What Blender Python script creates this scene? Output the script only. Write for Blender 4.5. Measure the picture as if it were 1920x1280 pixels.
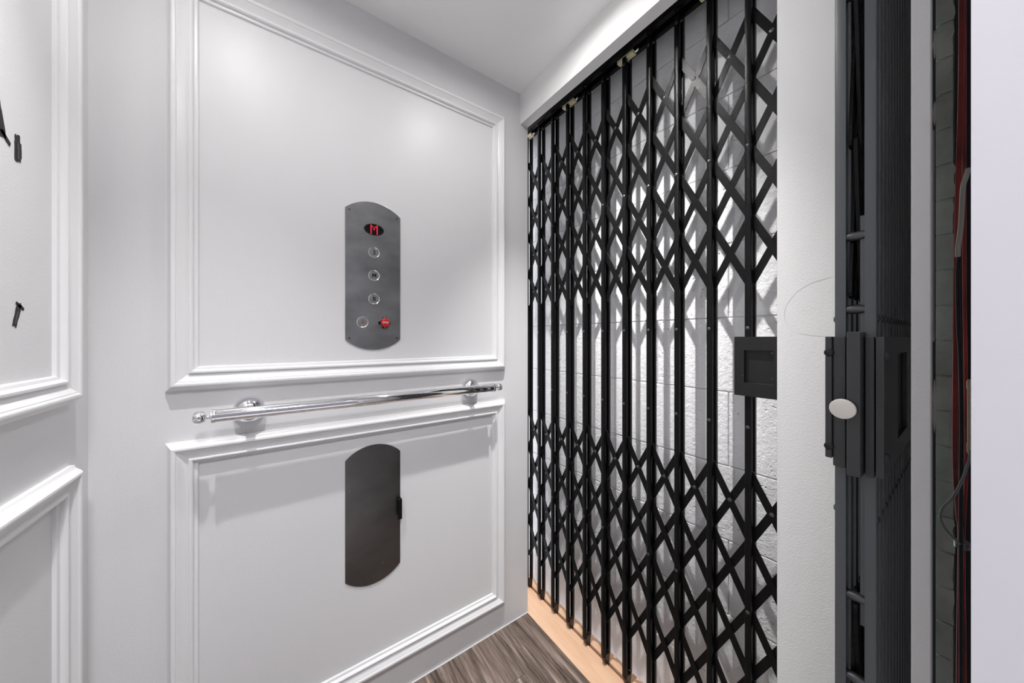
import bpy, bmesh, math, random
from mathutils import Vector
random.seed(7)
for o in list(bpy.data.objects): bpy.data.objects.remove(o)
scn = bpy.context.scene
C = scn.collection

# ------------------------------------------------------------------ camera, world, exposure
H = 1.084                      # eye height above the cab floor; z values below are metres above the floor
cd = bpy.data.cameras.new('camera'); cam = bpy.data.objects.new('camera', cd); C.objects.link(cam)
cam.location = (0, 0, H)
cam.rotation_euler = (math.pi/2, 0, -math.atan2(0.5774, 0.8165))
cd.sensor_width = 36; cd.sensor_fit = 'HORIZONTAL'
cd.lens = 614.0/1920*36
cd.shift_y = -7.0/1920
cd.clip_start = 0.01
scn.camera = cam
w = bpy.data.worlds.new('world'); scn.world = w; w.use_nodes = True
w.node_tree.nodes['Background'].inputs[0].default_value = (0.80, 0.80, 0.85, 1)
w.node_tree.nodes['Background'].inputs[1].default_value = 1.1
vs = scn.view_settings
vs.view_transform = 'Standard'; vs.look = 'None'; vs.gamma = 1; vs.use_curve_mapping = False
vs.exposure = 0.43
LAMP = 50.0                    # power in watts of each cab downlight beam
LENS = 1250.0                    # radiance of their diffusing lenses
HALL_FILL = 95.0  # radiance of the added fill light outside the cab

# ------------------------------------------------------------------ materials
def nt(name):
    m = bpy.data.materials.new(name); m.use_nodes = True
    t = m.node_tree; b = t.nodes['Principled BSDF']
    return m, t, b
def nd(t, typ, **kw):
    n = t.nodes.new(typ)
    for k, v in kw.items():
        if k in n.inputs: n.inputs[k].default_value = v
        else: setattr(n, k, v)
    return n
def pos(t, scale=(1, 1, 1)):
    g = t.nodes.new('ShaderNodeNewGeometry')
    m = t.nodes.new('ShaderNodeMapping'); m.inputs['Scale'].default_value = scale
    t.links.new(g.outputs['Position'], m.inputs['Vector'])
    return m.outputs[0]
def bump(t, b, fac, strength, dist):
    n = nd(t, 'ShaderNodeBump', Strength=strength, Distance=dist)
    t.links.new(fac, n.inputs['Height']); t.links.new(n.outputs[0], b.inputs['Normal'])
    return n
def simple(name, col, rough=0.5, metal=0.0, peel=0, peel_s=300, peel_d=0.0004, var=0.0, spec=0.5):
    m, t, b = nt(name)
    b.inputs['Base Color'].default_value = (*col, 1)
    b.inputs['Roughness'].default_value = rough
    b.inputs['Metallic'].default_value = metal; b.inputs['Specular IOR Level'].default_value = spec
    if peel:
        n = nd(t, 'ShaderNodeTexNoise', Scale=peel_s, Detail=2.0)
        t.links.new(pos(t), n.inputs['Vector'])
        bump(t, b, n.outputs[0], peel, peel_d)
    if var:
        n = nd(t, 'ShaderNodeTexNoise', Scale=14.0, Detail=4.0)
        t.links.new(pos(t), n.inputs['Vector'])
        r = t.nodes.new('ShaderNodeValToRGB')
        r.color_ramp.elements[0].color = (*[c*(1-var) for c in col], 1)
        r.color_ramp.elements[1].color = (*[min(1, c*(1+var)) for c in col], 1)
        r.color_ramp.elements[0].position = 0.3; r.color_ramp.elements[1].position = 0.7
        t.links.new(n.outputs[0], r.inputs[0]); t.links.new(r.outputs[0], b.inputs['Base Color'])
    return m
M = {}
M['paint'] = simple('white_gloss_paint', (0.74, 0.74, 0.745), 0.36, peel=0.35, peel_s=330, peel_d=0.0006, spec=0.22)
M['trim'] = simple('white_trim_paint', (0.80, 0.80, 0.805), 0.30, spec=0.3)
M['ceiling'] = simple('white_ceiling_paint', (0.95, 0.95, 0.95), 0.55)
M['drywall'] = simple('pilaster_paint', (0.87, 0.87, 0.86), 0.5, peel=0.5, peel_s=420, peel_d=0.0006, spec=0.3)
M['jamb'] = simple('jamb_paint', (0.62, 0.61, 0.64), 0.4)
M['hall_floor'] = simple('hall_floor', (0.80, 0.79, 0.80), 0.5)
M['hall'] = simple('hall_paint', (0.22, 0.22, 0.23), 0.6)
M['greypaint'] = simple('dark_grey_gate_paint', (0.085, 0.091, 0.097), 0.30, peel=0.06, peel_s=420, peel_d=0.0005)
M['black'] = simple('black_hammered_paint', (0.006, 0.006, 0.0064), 0.24, peel=0.55, peel_s=520, peel_d=0.0006, spec=0.15)
M['plate_black'] = simple('black_plate_paint', (0.010, 0.0105, 0.011), 0.42, peel=0.3, peel_s=420, peel_d=0.0006, spec=0.35)
M['latch_grey'] = simple('dark_grey_latch_paint', (0.036, 0.038, 0.039), 0.34, peel=0.25, peel_s=420, peel_d=0.0006)
M['rivet'] = simple('rivet_metal', (0.09, 0.09, 0.095), 0.35, 0.7)
M['chrome'] = simple('polished_chrome', (0.86, 0.86, 0.88), 0.04, 1.0)
M['ring'] = simple('button_ring', (0.75, 0.76, 0.76), 0.15, 1.0)
M['button'] = simple('button_face', (0.33, 0.34, 0.34), 0.4, 0.8)
M['dark'] = simple('black_plastic', (0.006, 0.006, 0.006), 0.4, spec=0.15)
M['red'] = simple('red_plastic', (0.55, 0.012, 0.015), 0.35)
M['icon_red'] = simple('red_icon', (0.25, 0.03, 0.035), 0.5)
M['white_ink'] = simple('white_ink', (0.75, 0.75, 0.75), 0.5)
M['black_ink'] = simple('black_ink', (0.01, 0.01, 0.01), 0.5)
M['tan'] = simple('tan_nylon', (0.82, 0.72, 0.48), 0.5)
M['bumper'] = simple('white_bumper', (0.72, 0.68, 0.63), 0.7, var=0.12)
M['foot'] = simple('gate_foot', (0.03, 0.018, 0.012), 0.35, 0.3)
M['greenblock'] = simple('shaft_masonry', (0.55, 0.63, 0.55), 0.85, peel=0.7, peel_s=120, peel_d=0.002, var=0.2)
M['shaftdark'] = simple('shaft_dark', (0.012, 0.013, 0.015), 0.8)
M['cable_red'] = simple('red_cable', (0.34, 0.035, 0.028), 0.4, var=0.5)
M['cable_black'] = simple('black_cable', (0.012, 0.014, 0.018), 0.45)
M['cable_cream'] = simple('cream_cable', (0.75, 0.73, 0.62), 0.5)
M['cable_grey'] = simple('grey_cable', (0.35, 0.37, 0.35), 0.5)
M['clamp'] = simple('clamp_steel', (0.35, 0.36, 0.35), 0.35, 0.8)
M['greystrip'] = simple('grey_primer', (0.46, 0.46, 0.455), 0.7, peel=0.4, peel_s=300, peel_d=0.0006)
M['hairline'] = simple('hairline', (0.6, 0.6, 0.59), 0.6)
M['lavender'] = simple('pale_strip', (0.5, 0.5, 0.56), 0.6)

def brushed(name, c0, c1, rough):
    m, t, b = nt(name)
    n = nd(t, 'ShaderNodeTexNoise', Scale=9.0, Detail=5.0); t.links.new(pos(t, (1, 1, 1.6)), n.inputs['Vector'])
    r = t.nodes.new('ShaderNodeValToRGB')
    r.color_ramp.elements[0].color = (*c0, 1); r.color_ramp.elements[1].color = (*c1, 1)
    r.color_ramp.elements[0].position = 0.25; r.color_ramp.elements[1].position = 0.75
    t.links.new(n.outputs[0], r.inputs[0]); t.links.new(r.outputs[0], b.inputs['Base Color'])
    b.inputs['Metallic'].default_value = 1.0; b.inputs['Roughness'].default_value = rough
    n2 = nd(t, 'ShaderNodeTexNoise', Scale=1.0, Detail=2.0); t.links.new(pos(t, (900, 900, 25)), n2.inputs['Vector'])
    bump(t, b, n2.outputs[0], 0.12, 0.0002)
    return m
M['steel'] = brushed('brushed_steel', (0.22, 0.22, 0.225), (0.44, 0.44, 0.445), 0.36)
M['steel_dark'] = brushed('dark_brushed_steel', (0.13, 0.126, 0.122), (0.19, 0.185, 0.18), 0.32)

def wood(name, cols, scale, rough, bumpd, contrast=(0.25, 0.75), rnd=True):
    m, t, b = nt(name)
    g = pos(t, scale)
    add = nd(t, 'ShaderNodeVectorMath', operation='ADD'); t.links.new(g, add.inputs[0])
    oi = t.nodes.new('ShaderNodeObjectInfo')
    mul = nd(t, 'ShaderNodeMath', operation='MULTIPLY'); mul.inputs[1].default_value = 37.0 if rnd else 0.0
    t.links.new(oi.outputs['Random'], mul.inputs[0])
    cmb = t.nodes.new('ShaderNodeCombineXYZ'); t.links.new(mul.outputs[0], cmb.inputs[0]); t.links.new(mul.outputs[0], cmb.inputs[1])
    t.links.new(cmb.outputs[0], add.inputs[1])
    n = nd(t, 'ShaderNodeTexNoise', Scale=1.0, Detail=7.0, Roughness=0.68, Distortion=0.5)
    t.links.new(add.outputs[0], n.inputs['Vector'])
    r = t.nodes.new('ShaderNodeValToRGB'); cr = r.color_ramp
    cr.elements[0].position = contrast[0]; cr.elements[0].color = (*cols[0], 1)
    cr.elements[1].position = contrast[1]; cr.elements[1].color = (*cols[-1], 1)
    for i, c in enumerate(cols[1:-1]):
        e = cr.elements.new(contrast[0]+(contrast[1]-contrast[0])*(i+1)/(len(cols)-1)); e.color = (*c, 1)
    t.links.new(n.outputs[0], r.inputs[0]); t.links.new(r.outputs[0], b.inputs['Base Color'])
    b.inputs['Roughness'].default_value = rough
    bump(t, b, n.outputs[0], 0.3, bumpd)
    return m
M['plank'] = wood('weathered_brown_plank', [(0.028, 0.018, 0.013), (0.12, 0.088, 0.070), (0.22, 0.168, 0.138), (0.40, 0.325, 0.28)], (75, 4.2, 1), 0.42, 0.0010, (0.33, 0.68))
M['maple'] = wood('pale_maple', [(0.66, 0.36, 0.21), (0.80, 0.52, 0.34), (0.88, 0.62, 0.43)], (26, 3.0, 4), 0.45, 0.0002, (0.2, 0.8))
M['groove'] = simple('stained_groove', (0.10, 0.025, 0.010), 0.5)

def block_mat():
    m, t, b = nt('white_painted_block')
    b.inputs['Base Color'].default_value = (0.88, 0.88, 0.89, 1); b.inputs['Roughness'].default_value = 0.55
    p = pos(t)
    n = nd(t, 'ShaderNodeTexNoise', Scale=90.0, Detail=4.0, Roughness=0.6); t.links.new(p, n.inputs['Vector'])
    v = nd(t, 'ShaderNodeTexVoronoi', Scale=75.0); t.links.new(p, v.inputs['Vector'])
    cr = t.nodes.new('ShaderNodeValToRGB'); cr.color_ramp.elements[0].position = 0.05; cr.color_ramp.elements[1].position = 0.22
    t.links.new(v.outputs['Distance'], cr.inputs[0])
    n3 = nd(t, 'ShaderNodeTexNoise', Scale=9.0, Detail=2.0); t.links.new(p, n3.inputs['Vector'])
    mr = nd(t, 'ShaderNodeMapRange'); mr.inputs[1].default_value = 0.5; mr.inputs[2].default_value = 0.62
    t.links.new(n3.outputs[0], mr.inputs[0])
    mx = nd(t, 'ShaderNodeMath', operation='SUBTRACT'); mx.inputs[0].default_value = 1.0; t.links.new(cr.outputs[0], mx.inputs[1])
    mu = nd(t, 'ShaderNodeMath', operation='MULTIPLY'); t.links.new(mx.outputs[0], mu.inputs[0]); t.links.new(mr.outputs[0], mu.inputs[1])
    sb = nd(t, 'ShaderNodeMath', operation='SUBTRACT'); t.links.new(n.outputs[0], sb.inputs[0]); t.links.new(mu.outputs[0], sb.inputs[1])
    bump(t, b, sb.outputs[0], 0.9, 0.0036)
    return m
M['block'] = block_mat()
def emit(name, col, s):
    m, t, b = nt(name)
    b.inputs['Base Color'].default_value = (*col, 1)
    b.inputs['Emission Color'].default_value = (*col, 1); b.inputs['Emission Strength'].default_value = s
    return m
M['lens'] = emit('downlight_lens', (1.0, 0.985, 0.97), LENS)
M['hall_fill_lens'] = emit('hall_fill_lens', (0.96, 0.95, 1.0), HALL_FILL)
M['led'] = emit('red_led', (1.0, 0.015, 0.05), 1.6)

# ------------------------------------------------------------------ mesh helpers
def join(*ms):
    V, F = [], []
    for v, f in ms:
        k = len(V); V += list(v); F += [tuple(i+k for i in q) for q in f]
    return V, F
def box(x0, x1, y0, y1, z0, z1):
    V = [(x, y, z) for x in (x0, x1) for y in (y0, y1) for z in (z0, z1)]
    return V, [(0, 1, 3, 2), (4, 6, 7, 5), (0, 4, 5, 1), (2, 3, 7, 6), (0, 2, 6, 4), (1, 5, 7, 3)]
def prism(poly, axis, a, b):
    def P(p, h): return {'x': (h, p[0], p[1]), 'y': (p[0], h, p[1]), 'z': (p[0], p[1], h)}[axis]
    n = len(poly); V = [P(p, a) for p in poly]+[P(p, b) for p in poly]
    F = [tuple(range(n)), tuple(range(2*n-1, n-1, -1))]+[(i, (i+1) % n, n+(i+1) % n, n+i) for i in range(n)]
    return V, F
def lathe(prof, axis, c, seg=24):
    """prof = [(radius, height along axis)], open ends are capped by radius 0"""
    V, F = [], []
    for r, h in prof:
        for k in range(seg):
            a = 2*math.pi*k/seg; p, q = r*math.cos(a), r*math.sin(a)
            d = {'x': (h, p, q), 'y': (p, h, q), 'z': (p, q, h)}[axis]
            V.append((c[0]+d[0], c[1]+d[1], c[2]+d[2]))
    for i in range(len(prof)-1):
        for k in range(seg):
            F.append((i*seg+k, i*seg+(k+1) % seg, (i+1)*seg+(k+1) % seg, (i+1)*seg+k))
    F.append(tuple(range(seg))); F.append(tuple(range((len(prof)-1)*seg, len(prof)*seg)))
    return V, F
def tube(pts, r, seg=8):
    pts = [Vector(p) for p in pts]; V, F = [], []
    for i, p in enumerate(pts):
        t = (pts[min(i+1, len(pts)-1)]-pts[max(i-1, 0)]).normalized()
        u = t.cross(Vector((1, 0, 0)) if abs(t.x) < 0.9 else Vector((0, 1, 0))).normalized(); v = t.cross(u)
        for k in range(seg):
            a = 2*math.pi*k/seg; V.append(tuple(p+u*r*math.cos(a)+v*r*math.sin(a)))
    for i in range(len(pts)-1):
        for k in range(seg):
            F.append((i*seg+k, i*seg+(k+1) % seg, (i+1)*seg+(k+1) % seg, (i+1)*seg+k))
    F.append(tuple(range(seg))); F.append(tuple(range((len(pts)-1)*seg, len(pts)*seg)))
    return V, F
def smooth_path(pts, n=6):
    P = [Vector(p) for p in pts]; out = []
    for i in range(len(P)-1):
        p0, p1, p2, p3 = P[max(i-1, 0)], P[i], P[i+1], P[min(i+2, len(P)-1)]
        for k in range(n):
            t = k/n
            out.append(0.5*((2*p1)+(p2-p0)*t+(2*p0-5*p1+4*p2-p3)*t*t+(3*p1-p0-3*p2+p3)*t**3))
    out.append(P[-1]); return out
def make_mesh(name, vf, mat, bevel=0, smooth=False, segs=2):
    V, F = vf
    me = bpy.data.meshes.new(name); me.from_pydata([tuple(v) for v in V], [], F)
    bm = bmesh.new(); bm.from_mesh(me)
    bmesh.ops.recalc_face_normals(bm, faces=bm.faces)
    if bevel: bmesh.ops.bevel(bm, geom=list(bm.edges), offset=bevel, segments=segs, affect='EDGES', profile=0.6)
    bm.to_mesh(me); bm.free()
    if smooth:
        for p in me.polygons: p.use_smooth = True
        try: me.set_sharp_from_angle(angle=math.radians(35))
        except Exception: pass
    me.materials.append(mat)
    return me
WP = {}
def link(name, me, loc, parent=None):
    o = bpy.data.objects.new(name, me); C.objects.link(o)
    L = Vector(loc)
    if parent is not None: o.parent = parent; L = L-WP[parent.name]
    o.location = L; WP[o.name] = Vector(loc)
    return o
def obj(name, vf, mat, parent=None, bevel=0, smooth=False, segs=2):
    V = [Vector(v) for v in vf[0]]
    lo = Vector([min(v[i] for v in V) for i in range(3)]); hi = Vector([max(v[i] for v in V) for i in range(3)])
    c = (lo+hi)/2; c.z = lo.z
    return link(name, make_mesh(name, ([v-c for v in V], vf[1]), M[mat], bevel, smooth, segs), c, parent)
def empty(name, loc):
    o = bpy.data.objects.new(name, None); C.objects.link(o); o.location = loc; o.empty_display_size = 0.05
    WP[o.name] = Vector(loc); return o
def tag(o, label, cat, group=None):
    o['label'] = label; o['category'] = cat
    if group: o['group'] = group
    return o
def struct(o, label=None):
    o['kind'] = 'structure'
    if label: o['label'] = label
    return o
def text_mesh(s, size, depth=0.0003, bold=0.0):
    cu = bpy.data.curves.new('t', 'FONT'); cu.body = s; cu.size = size; cu.align_x = 'CENTER'; cu.align_y = 'CENTER'
    cu.extrude = depth; cu.offset = bold
    to = bpy.data.objects.new('t', cu); C.objects.link(to)
    dg = bpy.context.evaluated_depsgraph_get(); me = bpy.data.meshes.new_from_object(to.evaluated_get(dg))
    V = [tuple(v.co) for v in me.vertices]; F = [tuple(p.vertices) for p in me.polygons]
    bpy.data.objects.remove(to); bpy.data.curves.remove(cu); bpy.data.meshes.remove(me)
    return V, F
def onwall(vf, x, y, z, ang=0.0):      # lay text built in its own xy plane on a wall that faces -Y
    ca, sa = math.cos(ang), math.sin(ang)
    return [(x+v[0]*ca-v[1]*sa, y-v[2], z+v[0]*sa+v[1]*ca) for v in vf[0]], vf[1]

# ------------------------------------------------------------------ room shell
XL, XR, XG, YB = -0.3128, 0.761, 0.797, 1.02     # left wall, right wall face, end of rear wall, rear wall face
ZC = H+0.946                                      # cab ceiling
ZH = H+0.829                                      # underside of the gate header
wall_back = struct(obj('wall_back', box(XL-0.04, XG, YB, YB+0.04, 0, ZC), 'paint'), 'white gloss painted cab wall carrying the control panel')
wall_left = struct(obj('wall_left', box(XL-0.04, XL, 0.06, YB, 0, ZC), 'paint'), 'white gloss painted cab wall with paint gouges')
struct(obj('ceiling', box(XL-0.04, 1.2, 0.03, 1.45, ZC, ZC+0.04), 'ceiling'), 'plain white cab ceiling')
struct(obj('wall_right', join(box(XR, XG, 0.2145, YB, ZH, ZC), box(XR, 0.945, 0.112, 0.2145, 0, ZC)), 'drywall'),
       'white header and corner pilaster around the closed gate')
struct(obj('trim_9', box(0.470, 0.492, 0.0227, 0.0338, -0.002, ZC), 'greystrip', bevel=0.0006), 'narrow grey door edge strip standing in the sill gap beside the folded gate')
# floor of planks running towards the rear wall
fl = struct(obj('floor', box(XL, 0.7955, 0.03, YB, -0.02, -0.003), 'dark'), 'weathered brown plank floor')
pw = 0.152; x = 0.7955; i = 0
while x > XL:
    x0 = max(x-pw, XL); cuts = [0.03, 0.30+0.27*((i*2) % 3), YB]
    for a, b in zip(cuts, cuts[1:]):
        obj('plank', box(x0+0.0004, x-0.0004, a+0.0005, b-0.0005, -0.003, 0.0), 'plank', fl, bevel=0.0004, segs=1)
    x = x0; i += 1
# pale wooden sill with the guide groove
sill = struct(obj('trim_10', prism([(0.7958, -0.03), (0.93, -0.03), (0.93, 0), (0.8975, 0), (0.8975, -0.012), (0.8865, -0.012), (0.8865, 0), (0.7958, 0)], 'y', 0.2145, 1.30), 'maple'),
              'pale maple sill under the closed gate')
obj('groove', box(0.8866, 0.8974, 0.215, 1.30, -0.0119, -0.0105), 'groove', sill)
obj('nail_head', lathe([(0.0025, 0), (0.0025, 0.0008), (0.001, 0.0013)], 'z', (0.838, 1.075, 0), 10), 'ring', sill, smooth=True)
struct(obj('baseboard_back', box(XL, XG-0.001, YB-0.002, YB, 0.0, 0.003), 'trim'), 'thin white bead where the wall meets the planks')

# panel mouldings
PROF = [(0, 0), (0, .007), (.003, .0085), (.006, .013), (.0085, .0175), (.0115, .0205), (.0145, .021), (.0175, .0198), (.0188, .0182), (.0192, .0170),
        (.0205, .0172), (.026, .0135), (.032, .0100), (.0370, .0085), (.0375, .0125), (.0395, .0142), (.0425, .0142), (.0445, .0125), (.0455, .0095),
        (.0460, .0062), (.0500, .0060), (.0520, .0045), (.0530, 0)]
def frame(name, wall, a0, a1, z0, z1, label):
    cx = (a0+a1)/2
    base = (cx, YB, z0) if wall == 'back' else (XL, cx, z0)
    e = struct(empty(name, base), label)
    def P(a, z, h): return (a, YB-h, z) if wall == 'back' else (XL+h, a, z)
    cor = [(a0, z0, 1, 1), (a1, z0, -1, 1), (a1, z1, -1, -1), (a0, z1, 1, -1)]
    for i in range(4):
        V = []
        for (a, z, sa, sz) in (cor[i], cor[(i+1) % 4]):
            V += [P(a+sa*wd, z+sz*wd, h) for wd, h in PROF]
        n = len(PROF)
        F = [(k, (k+1) % n, n+(k+1) % n, n+k) for k in range(n)]+[tuple(range(n)), tuple(range(2*n-1, n-1, -1))]
        obj('moulding', (V, F), 'trim', e, smooth=True)
    return e
frame('trim_1', 'back', -0.2040, 0.6850, H-0.1175, H+0.8200, 'white moulding frame around the control panel')
frame('trim_2', 'back', -0.2040, 0.6850, H-0.9850, H-0.2310, 'white moulding frame around the dark access plate')
frame('trim_3', 'left', 0.20, 0.9460, H-0.1175, H+0.8200, 'white moulding frame around the gouged wall panel')
frame('trim_4', 'left', 0.20, 0.9460, H-0.9850, H-0.2310, 'white moulding frame below the gouged wall panel')

# gouges in the left wall
def gouge(y, z, pts, mat='shaftdark', h=0.0006):
    poly = [(y+a, z+b) for a, b in pts]
    obj('gouge', prism(poly, 'x', XL+0.0001, XL+h), mat, wall_left)
def ragged(n, ry, rz, tilt, seed):
    r = random.Random(seed); out = []
    for k in range(n):
        a = 2*math.pi*k/n; q = 1+r.uniform(-0.18, 0.18)
        yy, zz = ry*math.copysign(abs(math.cos(a))**0.6, math.cos(a))*q, rz*math.copysign(abs(math.sin(a))**0.6, math.sin(a))*q
        out.append((yy*math.cos(tilt)-zz*math.sin(tilt), yy*math.sin(tilt)+zz*math.cos(tilt)))
    return out
gouge(0.8055, H+0.2745, ragged(26, 0.0070, 0.0205, 0.05, 2))
gouge(0.8050, H+0.2725, ragged(16, 0.0024, 0.0125, 0.05, 3), 'foot', 0.0009)
gouge(0.8030, H+0.0320, ragged(22, 0.0050, 0.0185, -0.35, 5))
gouge(0.8100, H+0.0465, ragged(12, 0.0095, 0.0030, -0.5, 6))
gouge(0.8015, H+0.0300, ragged(12, 0.0018, 0.0110, -0.35, 8), 'foot', 0.0009)
gouge(0.7690, H+0.2990, ragged(22, 0.0060, 0.0260, 0.25, 9))
gouge(0.7790, H+0.2790, ragged(14, 0.0120, 0.0035, -0.6, 11))
# faint hairline on the pilaster
def pxX(u, v, X):
    du = u-960; t = X/(354.5+0.8165*du); return (X, (501.3-0.5774*du)*t, H+(633-v)*t)
hp = [pxX(u, v, XR-0.0002) for u, v in ((1557, 520), (1522, 530), (1495, 546), (1476, 570), (1470, 592), (1477, 610), (1491, 622), (1520, 628), (1556, 631))]
wr = bpy.data.objects['wall_right']
obj('hairline', tube(smooth_path(hp), 0.00014, 4), 'hairline', wr)

# painted block shaft wall behind the closed gate
ws = struct(obj('wall_shaft', box(0.955, 1.0, 0.115, 1.40, -0.4, 2.3), 'block'), 'white painted concrete block shaft wall')
CH, CL = 0.193, 0.392; zj = H-0.1405
for row in range(-6, 7):
    z0 = zj+row*CH; off = 0.3696 if row % 2 else 0.3696+CL/2
    for k in range(-2, 4):
        y0 = max(off+k*CL, 0.118); y1 = min(off+(k+1)*CL, 1.39)
        if y1-y0 < 0.03: continue
        j = random.uniform(-0.0007, 0.0007)
        obj('block', box(0.950+j, 0.9562, y0+0.0012, y1-0.0012, z0+0.0012, z0+CH-0.0012), 'block', ws, bevel=0.0019, segs=2)

# ------------------------------------------------------------------ accordion gates
def c_profile(wd, dp, th=0.0014, r=0.0012):
    """U section: s in [-wd/2, wd/2], d in [0, dp], web at d=0"""
    h = wd/2
    out = [(-h, dp), (-h, r), (-h+r*0.3, r*0.3), (-h+r, 0), (h-r, 0), (h-r*0.3, r*0.3), (h, r), (h, dp), (h-th, dp), (h-th, th), (-h+th, th), (-h+th, dp)]
    return out
ZT, ZB = H+0.868, 0.030
DP = 0.034
def gate(name, base, to, ss, pitch, label, ztop_pivots, paint='black'):
    """to(s, d, z) -> world; ss = slat positions along the travel"""
    g = empty(name, base); tag(g, label, 'gate')
    def conv(vf): return [to(*v) for v in vf[0]], vf[1]
    o0 = to(0, 0, 0)
    # channel meshes around s=0 shared by all slats
    def shared(nm, vf, mat, smooth=True):
        c = conv(vf); c = ([tuple(Vector(v)-Vector(o0)) for v in c[0]], c[1]); return make_mesh(nm, c, M[mat], smooth=smooth)
    W = 0.0127
    def chan(poly, z0, z1):
        n = len(poly); V = [(p[0], p[1], z0) for p in poly]+[(p[0], p[1], z1) for p in poly]
        return V, [tuple(range(n)), tuple(range(2*n-1, n-1, -1))]+[(i, (i+1) % n, n+(i+1) % n, n+i) for i in range(n)]
    prof = c_profile(W, 0.0095)
    front = shared('slat_front', chan(prof, ZB, ZT), paint)
    rear = shared('slat_rear', chan([(s, DP-d) for s, d in prof], ZB+0.004, ZT+0.002), paint)
    rd = 0.0098 if paint == 'black' else 0.0205
    inner = shared('slide_rod', chan([(-0.0018, rd), (0.0018, rd), (0.0018, 0.0243), (-0.0018, 0.0243)], H-0.33, H+0.14), paint, False)
    foot = shared('foot', ([(-.0055, .002, .034), (.0055, .002, .034), (-.0055, .032, .034), (.0055, .032, .034), (-.0055, .006, .012), (.0055, .006, .012), (-.0055, .030, .012), (.0055, .030, .012),
                            (-.0045, .0205, -.009), (.0045, .0205, -.009), (-.0045, .0275, -.009), (.0045, .0275, -.009)],
                           [(0, 1, 3, 2), (0, 4, 5, 1), (2, 3, 7, 6), (0, 2, 6, 4), (1, 5, 7, 3), (4, 8, 9, 5), (6, 7, 11, 10), (4, 6, 10, 8), (5, 9, 11, 7), (8, 10, 11, 9)]), 'foot', False)
    def dome(d0, sgn, r=0.0042, h=0.0020):
        V, F = [], []
        for rr, hh in ((r, 0), (r*0.92, h*0.45), (r*0.6, h*0.85), (r*0.2, h)):
            for k in range(12):
                a = 2*math.pi*k/12; V.append((rr*math.cos(a), d0-sgn*hh, rr*math.sin(a)))
        for i in range(3):
            for k in range(12): F.append((i*12+k, i*12+(k+1) % 12, (i+1)*12+(k+1) % 12, (i+1)*12+k))
        F += [tuple(range(12)), tuple(range(36, 48))]
        return V, F
    rv_slat = shared('rivet', dome(0.0, 1), 'rivet'); rv_lat = shared('rivet', dome(0.0115, 1, 0.0048, 0.0016), 'rivet'); rv_rear = shared('rivet', dome(DP, -1), 'rivet')
    for k, s in enumerate(ss):
        sl = link('slat', front, to(s, 0, 0), g)
        link('rear_channel', rear, to(s, 0, 0), sl)
        link('slide_rod', inner, to(s, 0, 0), sl)
        link('foot', foot, to(s, 0, 0), sl)
        for z in (0.438, 0.022, -0.204, -0.625, 0.845):
            link('rivet', rv_slat, to(s, 0, H+z), sl)
        for z in (0.022, -0.204): link('rivet', rv_rear, to(s, 0, H+z), sl)
    # lattice
    L2 = (4*0.0823)**2+0.63**2; V4 = math.sqrt(L2-(4*pitch)**2); per = V4/4; slope = per/pitch
    s_lo, s_hi = min(ss), max(ss); cache = {}
    ln = math.hypot(1, slope)
    for ztop in ztop_pivots:
        for dirn in (1, -1):
            d0 = 0.0115 if dirn == 1 else 0.0160
            for k in range(-4, len(ss)+4):
                # bar starts on slat k at ztop and falls four periods over four pitches, towards -s (dirn 1) or +s
                a = ss[0]+k*pitch if ss[1] > ss[0] else ss[0]-k*pitch
                b = a-dirn*4*pitch
                lo, hi = max(min(a, b), s_lo), min(max(a, b), s_hi)
                if hi-lo < pitch*0.9: continue
                def zat(s): return ztop-abs(s-a)*slope
                zl, zh = zat(lo), zat(hi)
                key = (dirn, round(hi-lo, 4))
                if key not in cache:
                    ds, dz = (hi-lo)/2, (zh-zl)/2; l = math.hypot(ds, dz); tx, tz = ds/l, dz/l; nx, nz = -tz, tx
                    hw = 0.0080; ex = 0.006; pts = []
                    for e, sg in ((1, 1), (-1, -1)):
                        for q in range(5):
                            an = -math.pi/2+math.pi*q/4
                            al = e*(l+ex*math.cos(an)); of = sg*hw*math.sin(an)
                            pts.append((tx*al+nx*of, tz*al+nz*of))
                    n = len(pts)
                    vf = ([(p[0], d0, p[1]) for p in pts]+[(p[0], d0+0.003, p[1]) for p in pts],
                          [tuple(range(n)), tuple(range(2*n-1, n-1, -1))]+[(i, (i+1) % n, n+(i+1) % n, n+i) for i in range(n)])
                    cache[key] = shared('lattice_bar', vf, 'black', False)
                link('lattice_bar', cache[key], to((lo+hi)/2, 0, H+(zl+zh)/2), g)
        # rivets where the topmost bars cross halfway between slats
        for s0, s1 in zip(ss, ss[1:]):
            link('rivet', rv_lat, to((s0+s1)/2, 0, H+ztop-per/2), g)
    return g

# closed gate on the right-hand wall
P = 0.0823
SA = [0.2987+P*(k-1) for k in range(0, 12)]
XA = 0.868
gA = gate('accordion_gate', (XA+0.017, 0.66, 0), lambda s, d, z: (XA+d, s, z), SA, P,
          'black steel folding lattice gate, closed across the white block wall', (0.753, -0.310))
# tan rollers on every third slat
for k in (2, 5, 8, 11):
    s = SA[k]
    r = obj('roller_block', box(0.8705, 0.8885, s-0.030, s+0.027, H+0.864, H+0.8745), 'tan', gA, bevel=0.0012)
    obj('roller_wheel', lathe([(0.007, -0.003), (0.009, -0.001), (0.009, 0.001), (0.007, 0.003)], 'x', (0.8795, s-0.036, H+0.873), 16), 'ring', gA, smooth=True)
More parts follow.
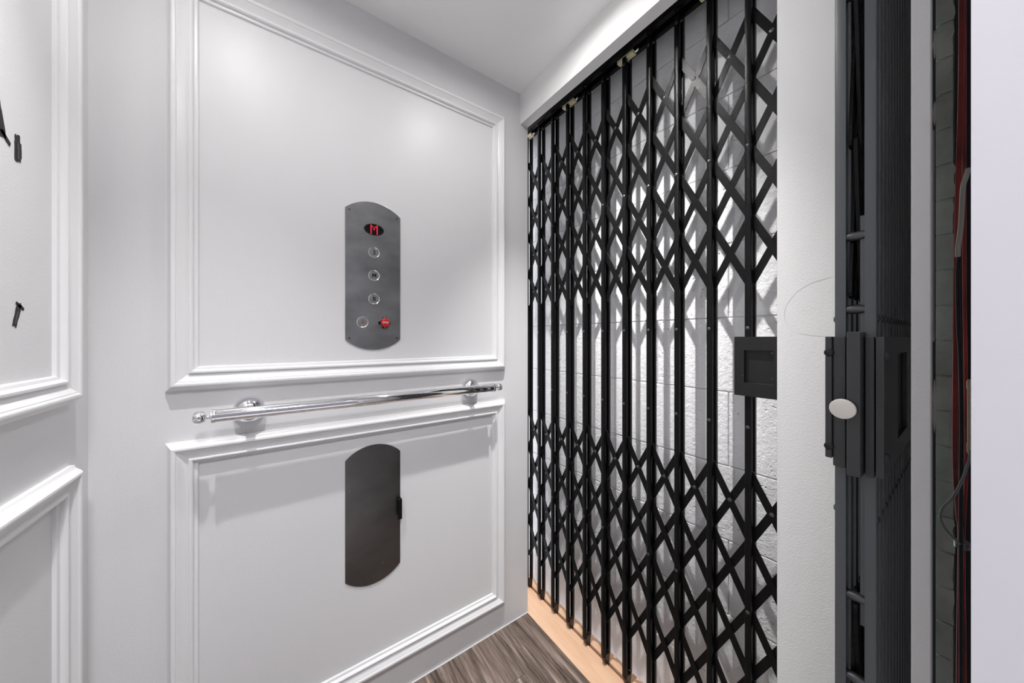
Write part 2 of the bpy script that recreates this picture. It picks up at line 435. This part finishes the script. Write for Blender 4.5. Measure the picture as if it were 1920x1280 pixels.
# lock plate with square finger recess
lk_y0, lk_y1, lk_z0, lk_z1 = 0.226, 0.322, H-0.1315, H+0.0025
lp = obj('lock_plate', join(box(0.858, 0.8675, lk_y0, 0.248, lk_z0, lk_z1), box(0.858, 0.8675, 0.3025, lk_y1, lk_z0, lk_z1),
                            box(0.858, 0.8675, 0.248, 0.3025, H-0.028, lk_z1), box(0.858, 0.8675, 0.248, 0.3025, lk_z0, H-0.1015)), 'plate_black', gA)
obj('recess_panel', box(0.8660, 0.8672, 0.2482, 0.3023, H-0.1013, H-0.0282), 'plate_black', lp)
for yy, zz in ((0.2505, -0.033), (0.2505, -0.088), (0.3045, -0.086)):
    obj('screw', lathe([(0.0014, 0), (0.0014, -0.0006), (0.0006, -0.001)], 'x', (0.858, yy, H+zz), 8), 'rivet', lp, smooth=True)
# overhead track of the closed gate
tk = obj('gate_track', join(box(0.856, 0.8585, 0.22, 1.30, H+0.8747, H+0.93), box(0.8585, 0.870, 0.22, 1.30, H+0.8747, H+0.877), box(0.889, 0.900, 0.22, 1.30, H+0.8747, H+0.877),
                            box(0.900, 0.9025, 0.22, 1.30, H+0.8747, H+0.93), box(0.856, 0.9025, 0.22, 1.30, H+0.93, H+0.946)), 'black')
tag(tk, 'black slotted steel track above the closed gate', 'track')

# second gate, folded open beside the pilaster
PB = 0.0288
XB0, YB0 = 0.54+0.00635, 0.0968
SB = [XB0+PB*k for k in range(0, 13)]
gB = gate('accordion_gate', (XB0+0.15, YB0-0.017, 0), lambda s, d, z: (s, YB0-d, z), SB, PB,
          'dark grey steel folding gate pushed open into a tight stack beside the white pilaster', (0.753, -0.310), 'greypaint')
for z in (0.033, -0.30, 0.118, -0.395, 0.40):
    obj('stop_pin', join(lathe([(0.004, -0.0105), (0.0055, -0.0035), (0.0055, 0.0035), (0.004, 0.0105)], 'y', (XB0-0.001, 0.0800, H+z), 12)), 'rivet', gB, smooth=True)
def lug(nm, x0, x1, y0, y1, z0, z1): return obj(nm, box(x0, x1, y0, y1, H+z0, H+z1), 'latch_grey', gB, bevel=0.0006, segs=1)
lug('latch_flange', 0.530, 0.539, 0.0971, 0.1032, -0.1416, 0.0015)
la = lug('latch_plate', 0.5325, 0.539, 0.0862, 0.0969, -0.1505, 0.0015)
lug('latch_strip', 0.512, 0.5395, 0.0713, 0.0822, -0.1520, 0.0065)
lug('latch_plate', 0.529, 0.5395, 0.0635, 0.0705, -0.1535, 0.0008)
bxp = obj('handle_box', join(box(0.530, 0.640, 0.0565, 0.0624, H-0.152, H+0.0010), box(0.640, 0.735, 0.0565, 0.0624, H-0.020, H+0.0010),
                             box(0.640, 0.735, 0.0565, 0.0624, H-0.152, H-0.128), box(0.735, 0.765, 0.0565, 0.0624, H-0.152, H+0.0010)), 'latch_grey', gB)
obj('recess_panel', box(0.640, 0.735, 0.0610, 0.0624, H-0.128, H-0.020), 'dark', bxp)
for z in (-0.0215, -0.132):
    obj('rivet', lathe([(0.0062, 0), (0.0055, -0.002), (0.0035, -0.0036), (0.001, -0.0042)], 'y', (0.540, 0.0565, H+z), 16), 'rivet', bxp, smooth=True)
    obj('rivet', lathe([(0.0045, 0), (0.004, -0.0015), (0.002, -0.0024)], 'x', (0.530, 0.1000, H+z+0.004), 14), 'plate_black', gB, smooth=True)
bp = obj('bumper', lathe([(0.0105, 0.0), (0.0110, -0.0012), (0.0105, -0.0026), (0.009, -0.003)], 'x', (0.508, 0.0845, H-0.0785), 28), 'bumper', gB, smooth=True)
bp['label'] = 'round off-white bumper pad'
obj('bumper_stem', lathe([(0.004, 0), (0.004, 0.024)], 'x', (0.508, 0.0850, H-0.0795), 12), 'plate_black', gB, smooth=True)
tk2 = obj('gate_track', join(box(XL+0.005, 0.945, 0.0610, 0.0632, H+0.876, H+0.93), box(XL+0.005, 0.945, 0.0965, 0.0987, H+0.876, H+0.93), box(XL+0.005, 0.945, 0.0610, 0.0987, H+0.93, H+0.946)), 'black')
tag(tk2, 'black steel track above the folded gate stack', 'track')

# ------------------------------------------------------------------ handrail
RY, RZ = 0.955, H-0.171
rail = empty('handrail', (0.24, YB, RZ)); tag(rail, 'polished chrome handrail with round flanges and knob ends on white wall', 'handrail')
R = 0.0138
obj('bar', lathe([(R*0.6, -0.1225), (R*1.10, -0.1215), (R*1.13, -0.118), (R*1.10, -0.1150), (R, -0.1145), (R, 0.592), (R*1.10, 0.5925), (R*1.13, 0.596), (R*1.10, 0.5995), (R*0.6, 0.6005)], 'x', (0, RY, RZ), 40), 'chrome', rail, smooth=True)
for sg, x0 in ((-1, -0.1225), (1, 0.6005)):
    pr = [(0.0045, 0), (0.0042, 0.005), (0.0050, 0.008), (0.0100, 0.0095), (0.0128, 0.014), (0.0135, 0.019), (0.0128, 0.0245), (0.0100, 0.0280), (0.005, 0.0295)]
    obj('finial', lathe([(r, x0+sg*h) for r, h in pr], 'x', (0, RY, RZ), 28), 'chrome', rail, smooth=True)
for fx in (-0.0613, 0.539):
    f_ = obj('flange', lathe([(0.0320, YB), (0.0320, YB-0.004), (0.0312, YB-0.010), (0.0285, YB-0.017), (0.0235, YB-0.023), (0.0175, YB-0.027), (0.0135, YB-0.0285), (0.0125, YB-0.029)], 'y', (fx, 0, RZ-0.003), 40), 'chrome', rail, smooth=True)
    obj('post', lathe([(0.0110, YB-0.029), (0.0085, YB-0.034), (0.0085, YB-0.047), (0.0105, YB-0.0515), (0.0105, RY+0.004)], 'y', (fx, 0, RZ-0.001), 24), 'chrome', f_, smooth=True)

# ------------------------------------------------------------------ control panel
def arched(x0, x1, z0, z1, sag, n=16):
    c = (x1-x0)/2; rad = (c*c+sag*sag)/(2*sag); mx = (x0+x1)/2; pts = []
    a = math.asin(c/rad)
    for k in range(n+1):
        t = a-2*a*k/n; pts.append((mx+rad*math.sin(t), z1+sag-rad+rad*math.cos(t)))
    for k in range(n+1):
        t = -a+2*a*k/n; pts.append((mx+rad*math.sin(t), z0-sag+rad-rad*math.cos(t)))
    return pts
PX0, PX1 = 0.1480, 0.2998
FY = YB-0.0032
cop = empty('control_panel', ((PX0+PX1)/2, YB, H-0.035)); tag(cop, 'brushed steel elevator control panel with floor buttons and red stop button', 'control panel')
obj('faceplate', prism(arched(PX0, PX1, H-0.005, H+0.3665, 0.0300), 'y', FY, YB-0.0002), 'steel', cop, bevel=0.0008, segs=2)
mx = 0.2240
dsp = obj('display', lathe([(0.0262, FY-0.0008), (0.0262, FY+0.001)], 'y', (0, 0, 0), 40), 'dark', cop)
for v in dsp.data.vertices: v.co.z = (v.co.z-0.0262)*0.60
dsp.location = Vector((mx, FY, H+0.3165))-WP['control_panel']; WP[dsp.name] = Vector((mx, FY, H+0.3165))
rim = [(0.0285*math.cos(2*math.pi*k/48), 0.0172*math.sin(2*math.pi*k/48)) for k in range(48)]
rv = ([(mx+a*q, yy, H+0.3165+b*q) for q, yy in ((1.0, FY+0.0005), (0.985, FY-0.0012), (0.93, FY-0.0012), (0.92, FY+0.0005)) for a, b in rim],
      [(i*48+k, i*48+(k+1) % 48, ((i+1) % 4)*48+(k+1) % 48, ((i+1) % 4)*48+k) for i in range(4) for k in range(48)])
obj('bezel', rv, 'steel_dark', cop, smooth=True)
dots = []
MP = ["X...X", "XX.XX", "X.X.X", "X.X.X", "X...X", "X...X", "X...X"]
for r_, row in enumerate(MP):
    for c_, ch in enumerate(row):
        if ch == 'X' or (c_ in (0, 4)):
            dots.append(lathe([(0.00145, FY-0.0009), (0.0012, FY-0.0014)], 'y', (mx+(c_-2)*0.0042, 0, H+0.3165+(3-r_)*0.0040), 8))
ld = obj('led_letter', join(*dots), 'led', dsp); ld['label'] = 'glowing red dot-matrix letter M'
def button(x, z, glyph, rad=0.0155):
    b = obj('button', lathe([(rad*0.82, FY), (rad*0.82, FY-0.0016), (rad*0.76, FY-0.0024)], 'y', (x, 0, z), 32), 'button', cop, smooth=True)
    pr = [(rad*0.84, FY), (rad*0.86, FY-0.0022), (rad*0.94, FY-0.0030), (rad*1.02, FY-0.0018), (rad*1.04, FY)]
    V, F = lathe(pr, 'y', (x, 0, z), 32); F = F[:-2]+[(4*32+k, 4*32+(k+1) % 32, (k+1) % 32, k) for k in range(32)]
    obj('ring', (V, F), 'ring', b, smooth=True)
    V, F = lathe([(rad*0.825, FY-0.0001), (rad*0.835, FY-0.0010)], 'y', (x, 0, z), 32)
    if glyph: obj('letter', onwall(text_mesh(glyph, 0.0160, bold=0.0004), x, FY-0.0026, z), 'black_ink', b)
    return b
for gch, z in (('2', 0.2490), ('M', 0.1820), ('B', 0.1135)): button(mx, H+z, gch)
ab = button(0.1930, H+0.0450, None)
half = [(0.0, 0.0062), (0.0012, 0.0058), (0.0026, 0.0046), (0.0034, 0.0025), (0.0037, 0.0), (0.0040, -0.0018), (0.0052, -0.0034), (0.0, -0.0034)]
outl = half[:-1]+[(-a, b) for a, b in reversed(half[1:-1])]
inn = [(a*0.68, 0.0004+b*0.70) for a, b in outl]; n = len(outl)
bell = ([(0.1930+a, FY-0.0027, H+0.0455+b) for a, b in outl]+[(0.1930+a, FY-0.0027, H+0.0455+b) for a, b in inn], [(i, (i+1) % n, n+(i+1) % n, n+i) for i in range(n)])
cl = box(0.1930-0.0014, 0.1930+0.0014, FY-0.0028, FY-0.0026, H+0.0455-0.0058, H+0.0455-0.0040)
obj('bell_icon', join(bell, cl), 'icon_red', ab)
sx, sz = 0.2530, H+0.0445
st = obj('stop_button', lathe([(0.0172, FY), (0.0172, FY-0.0012), (0.0165, FY-0.0016)], 'y', (sx, 0, sz), 36), 'dark', cop, smooth=True)
obj('mushroom_head', lathe([(0.0085, FY-0.0016), (0.0085, FY-0.0085), (0.0128, FY-0.0090), (0.0132, FY-0.0115), (0.0122, FY-0.0140), (0.0100, FY-0.0150)], 'y', (sx, 0, sz), 32), 'red', st, smooth=True)
obj('stop_text', onwall(text_mesh('STOP', 0.0068, bold=0.00015), sx, FY-0.0153, sz), 'white_ink', st)
def ringtext(s, rad, a0, a1, flip):
    parts = []
    for k, ch in enumerate(s):
        if ch == ' ': continue
        a = a0+(a1-a0)*k/(len(s)-1); x_, z_ = sx+rad*math.cos(a), sz+rad*math.sin(a)
        parts.append(onwall(text_mesh(ch, 0.0042, 0.0001, 0.0001), x_, FY-0.0018, z_, a-math.pi/2 if not flip else a+math.pi/2))
    return join(*parts)
obj('legend', join(ringtext('PUSH TO STOP', 0.0150, math.radians(160), math.radians(20), False), ringtext('PULL TO RUN', 0.0150, math.radians(205), math.radians(335), True)), 'white_ink', st)
for x_, z_ in ((PX0+0.0105, H+0.3625), (PX1-0.0105, H+0.3625), (PX0+0.0105, H-0.0010), (PX1-0.0105, H-0.0010)):
    s_ = obj('screw', lathe([(0.0030, FY), (0.0028, FY-0.0008), (0.0018, FY-0.0012)], 'y', (x_, 0, z_), 14), 'steel_dark', cop, smooth=True)
    obj('screw_slot', join(box(x_-0.0016, x_+0.0016, FY-0.0014, FY-0.0011, z_-0.0004, z_+0.0004), box(x_-0.0004, x_+0.0004, FY-0.0014, FY-0.0011, z_-0.0016, z_+0.0016)), 'dark', s_)

# access plate below
acc = empty('access_plate', ((PX0+PX1)/2, YB, H-0.72)); tag(acc, 'dark brushed steel access door with black pull tab below the handrail', 'access plate')
obj('plate', prism(arched(PX0, PX1, H-0.687, H-0.346, 0.0330), 'y', FY, YB-0.0002), 'steel_dark', acc, bevel=0.0008, segs=2)
pt = obj('pull_tab', join(box(0.2890, 0.3010, FY-0.0150, FY-0.0125, H-0.5480, H-0.4880), box(0.2890, 0.3010, FY-0.0125, FY, H-0.4900, H-0.4880)), 'dark', acc, bevel=0.0004, segs=1)
pt['label'] = 'black pull tab'
obj('screw', lathe([(0.0012, FY), (0.001, FY-0.0006)], 'y', (0.249, 0, H-0.668), 8), 'ring', acc)
obj('screw', lathe([(0.0010, FY), (0.0008, FY-0.0006)], 'y', (0.1590, 0, H-0.432), 8), 'ring', acc)

# ------------------------------------------------------------------ cab downlights
for lx, nm, tilt, pw_ in ((-0.112, 'left gouged wall', 0, 0.5), (0.519, 'closed gate', -15, 1.2)):
    d_ = empty('ceiling_downlight', (lx, 0.60, ZC)); tag(d_, 'small round white ceiling downlight on the side of the '+nm, 'light', 'cab ceiling downlights')
    pr = [(0.0140, ZC-0.0003), (0.0140, ZC-0.0048), (0.0165, ZC-0.0052), (0.030, ZC-0.0030), (0.034, ZC-0.0003)]
    V, F = lathe(pr, 'z', (lx, 0.60, 0), 32); obj('bezel', (V, F[:-2]), 'trim', d_, smooth=True)
    obj('lens', lathe([(0.013, ZC-0.0004), (0.013, ZC-0.0026)], 'z', (lx, 0.60, 0), 32), 'lens', d_)
    sp = bpy.data.lights.new('downlight_beam', 'SPOT'); sp.energy = LAMP*pw_; sp.spot_size = math.radians(72); sp.spot_blend = 1.0; sp.shadow_soft_size = 0.012
    sp.color = (1.0, 0.985, 0.97)
    so = bpy.data.objects.new('downlight_beam', sp); C.objects.link(so); so.parent = d_; so.location = (0, 0, -0.008)
    so.rotation_euler = (0, math.radians(tilt), 0)

# ------------------------------------------------------------------ landing side and hoistway gap
struct(obj('wall_front', join(box(0.36, 2.2, -0.13, 0.0015, -0.4, 2.44), box(-1.8, -0.42, -0.13, 0.0015, -0.4, 2.44), box(-0.42, 0.36, -0.13, 0.0015, 2.05, 2.44)), 'jamb'),
       'pale landing wall and door jamb')
struct(obj('floor_hall', box(-1.8, 2.2, -1.8, 0.0015, -0.05, -0.001), 'hall_floor'), 'pale hall floor outside the cab')
struct(obj('ceiling_hall', box(-1.8, 2.2, -1.8, -0.13, 2.44, 2.48), 'ceiling'), 'hall ceiling outside the cab')
struct(obj('wall_hall', box(-1.8, 2.2, -1.84, -1.80, -0.05, 2.48), 'hall'), 'hall wall facing the cab')
hl = empty('hall_fill_light', (0.0, -0.52, 2.44)); tag(hl, 'added round fill light, unseen, in the hall outside the cab', 'light')  # unseen lamp, added to send fill light through the doorway
obj('pan', lathe([(0.17, 2.4395), (0.17, 2.425), (0.155, 2.42)], 'z', (0.0, -0.52, 0), 32), 'trim', hl, smooth=True)
obj('diffuser', lathe([(0.15, 2.42), (0.14, 2.395), (0.10, 2.382), (0.03, 2.378)], 'z', (0.0, -0.52, 0), 32), 'hall_fill_lens', hl, smooth=True)

def pxY(u, X):                                   # y where the image column u meets the plane x = X
    du = u-960; return X*(501.3-0.5774*du)/(354.5+0.8165*du)
def zat(v, u, X): return H+(633-v)*X/(354.5+0.8165*(u-960))
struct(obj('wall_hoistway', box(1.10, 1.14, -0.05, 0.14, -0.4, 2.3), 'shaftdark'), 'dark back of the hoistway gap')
# ragged masonry pier of grey-green courses
pier = struct(obj('wall_pier', box(1.012, 1.08, 0.0235, 0.0425, -0.4, 2.3), 'greenblock'), 'dark grey-green masonry edge in the hoistway gap')
zz = -0.10; k = 0
rr = random.Random(4)
while zz < 2.2:
    hgt = 0.0655
    y_lo = 0.0235-rr.uniform(-0.0020, 0.0022); n = 7
    edge = [(y_lo+rr.uniform(-0.0018, 0.0018), zz+0.0015+(hgt-0.003)*q/(n-1)) for q in range(n)]
    poly = [(0.0428, zz+0.0015)]+edge+[(0.0428, zz+hgt-0.0015)]
    obj('brick', prism(poly, 'x', 1.0085+rr.uniform(-0.0008, 0.0008), 1.0125), 'greenblock', pier)
    zz += hgt; k += 1
# pale strip with torn edge beside the pier
ps = obj('pale_strip', box(0.985, 0.990, pxY(1752, 0.985), pxY(1744.5, 0.985), zat(640, 1748, 0.985), zat(245, 1748, 0.985)), 'lavender')
tag(ps, 'narrow pale strip hanging in the dark hoistway gap', 'strip')
for v0, v1, which in ((55, 106, 'highest'), (188, 232, 'middle'), (712, 812, 'lowest')):
    r5 = random.Random(v0); L_, R_ = [], []
    for q in range(7):
        vv = v0+(v1-v0)*q/6; w_ = math.sin(math.pi*(q+0.35)/6.7)
        L_.append((pxY(1751.5-2.6*w_+r5.uniform(-.6, .6), 0.985), zat(vv, 1751, .985))); R_.append((pxY(1751.8+3.0*w_+r5.uniform(-.6, .6), 0.985), zat(vv, 1751, .985)))
    tag(obj('torn_sealant', prism(L_+R_[::-1], 'x', 0.9905, 0.9925), 'bumper'), 'torn whitish flake of sealant beside the dark masonry edge, '+which+' of three', 'sealant', 'sealant flakes in the hoistway gap')
# cables
def cable(name, pts, X, r, mat, label, grp=None):
    P3 = [(X+dx, pxY(u, X), zat(v, u, X)) for u, v, dx in pts]
    o = obj(name, tube(smooth_path(P3, 8), r, 10), mat, smooth=True); tag(o, label, 'cable', grp); return o
cable('red_cable', [(1803, -700, 0), (1803, 0, 0), (1801, 200, 0), (1797, 330, 0), (1794, 480, 0), (1792, 640, 0), (1791, 860, 0), (1797, 960, 0), (1801, 1020, 0), (1798, 1280, 0), (1797, 1700, 0)], 0.965, 0.0033, 'cable_red', 'thick dark red cable running down the hoistway, in front')
cable('red_cable', [(1809, -700, .006), (1808, 0, .006), (1808, 500, .006), (1810, 660, .006), (1812, 860, .006), (1808, 960, .006), (1806, 1030, .006), (1808, 1280, .006), (1808, 1700, .006)], 0.975, 0.0023, 'cable_red', 'dark red cable behind the thicker red one')
cable('black_cable', [(1798, 484, -.006), (1796, 520, -.006), (1797, 600, -.006), (1801, 680, -.006), (1803, 800, -.006), (1802, 1000, -.012), (1804, 1700, -.012)], 0.96, 0.0024, 'cable_black', 'black cable below the cream cable end')
cable('cream_cable', [(1816, 318, -.008), (1811, 336, -.008), (1806, 352, -.008), (1804, 385, -.008), (1802, 425, -.008), (1797, 462, -.008), (1796, 482, -.008)], 0.955, 0.0030, 'cable_cream', 'short cream cable bending over the red cables')
cable('grey_cable', [(1821, 840, -.012), (1815, 868, -.012), (1803, 900, -.012), (1786, 930, -.012), (1768, 950, -.008), (1764, 972, -.004), (1774, 990, -.006), (1790, 1006, -.010), (1800, 1016, -.012)], 0.955, 0.0019, 'cable_grey', 'thin grey cable looping to the steel clamp')
cm = obj('cable_clamp', lathe([(0.0078, -0.006), (0.0086, -0.006), (0.0086, 0.006), (0.0078, 0.006)], 'z', (0.967, pxY(1803, 0.967), zat(1020, 1803, 0.967)), 20), 'clamp', smooth=True)
tag(cm, 'steel clamp around the red cables', 'clamp')
cn = obj('cable_connector', lathe([(0.0015, 0.0), (0.0032, 0.004), (0.0032, 0.018), (0.0026, 0.020), (0.0026, 0.108), (0.0034, 0.112), (0.0034, 0.122), (0.002, 0.126)], 'z', (0.945, 0.0052, zat(852, 1820, 0.945)), 14), 'tan', smooth=True)
tag(cn, 'tan plastic cable connector above the grey cable', 'connector')
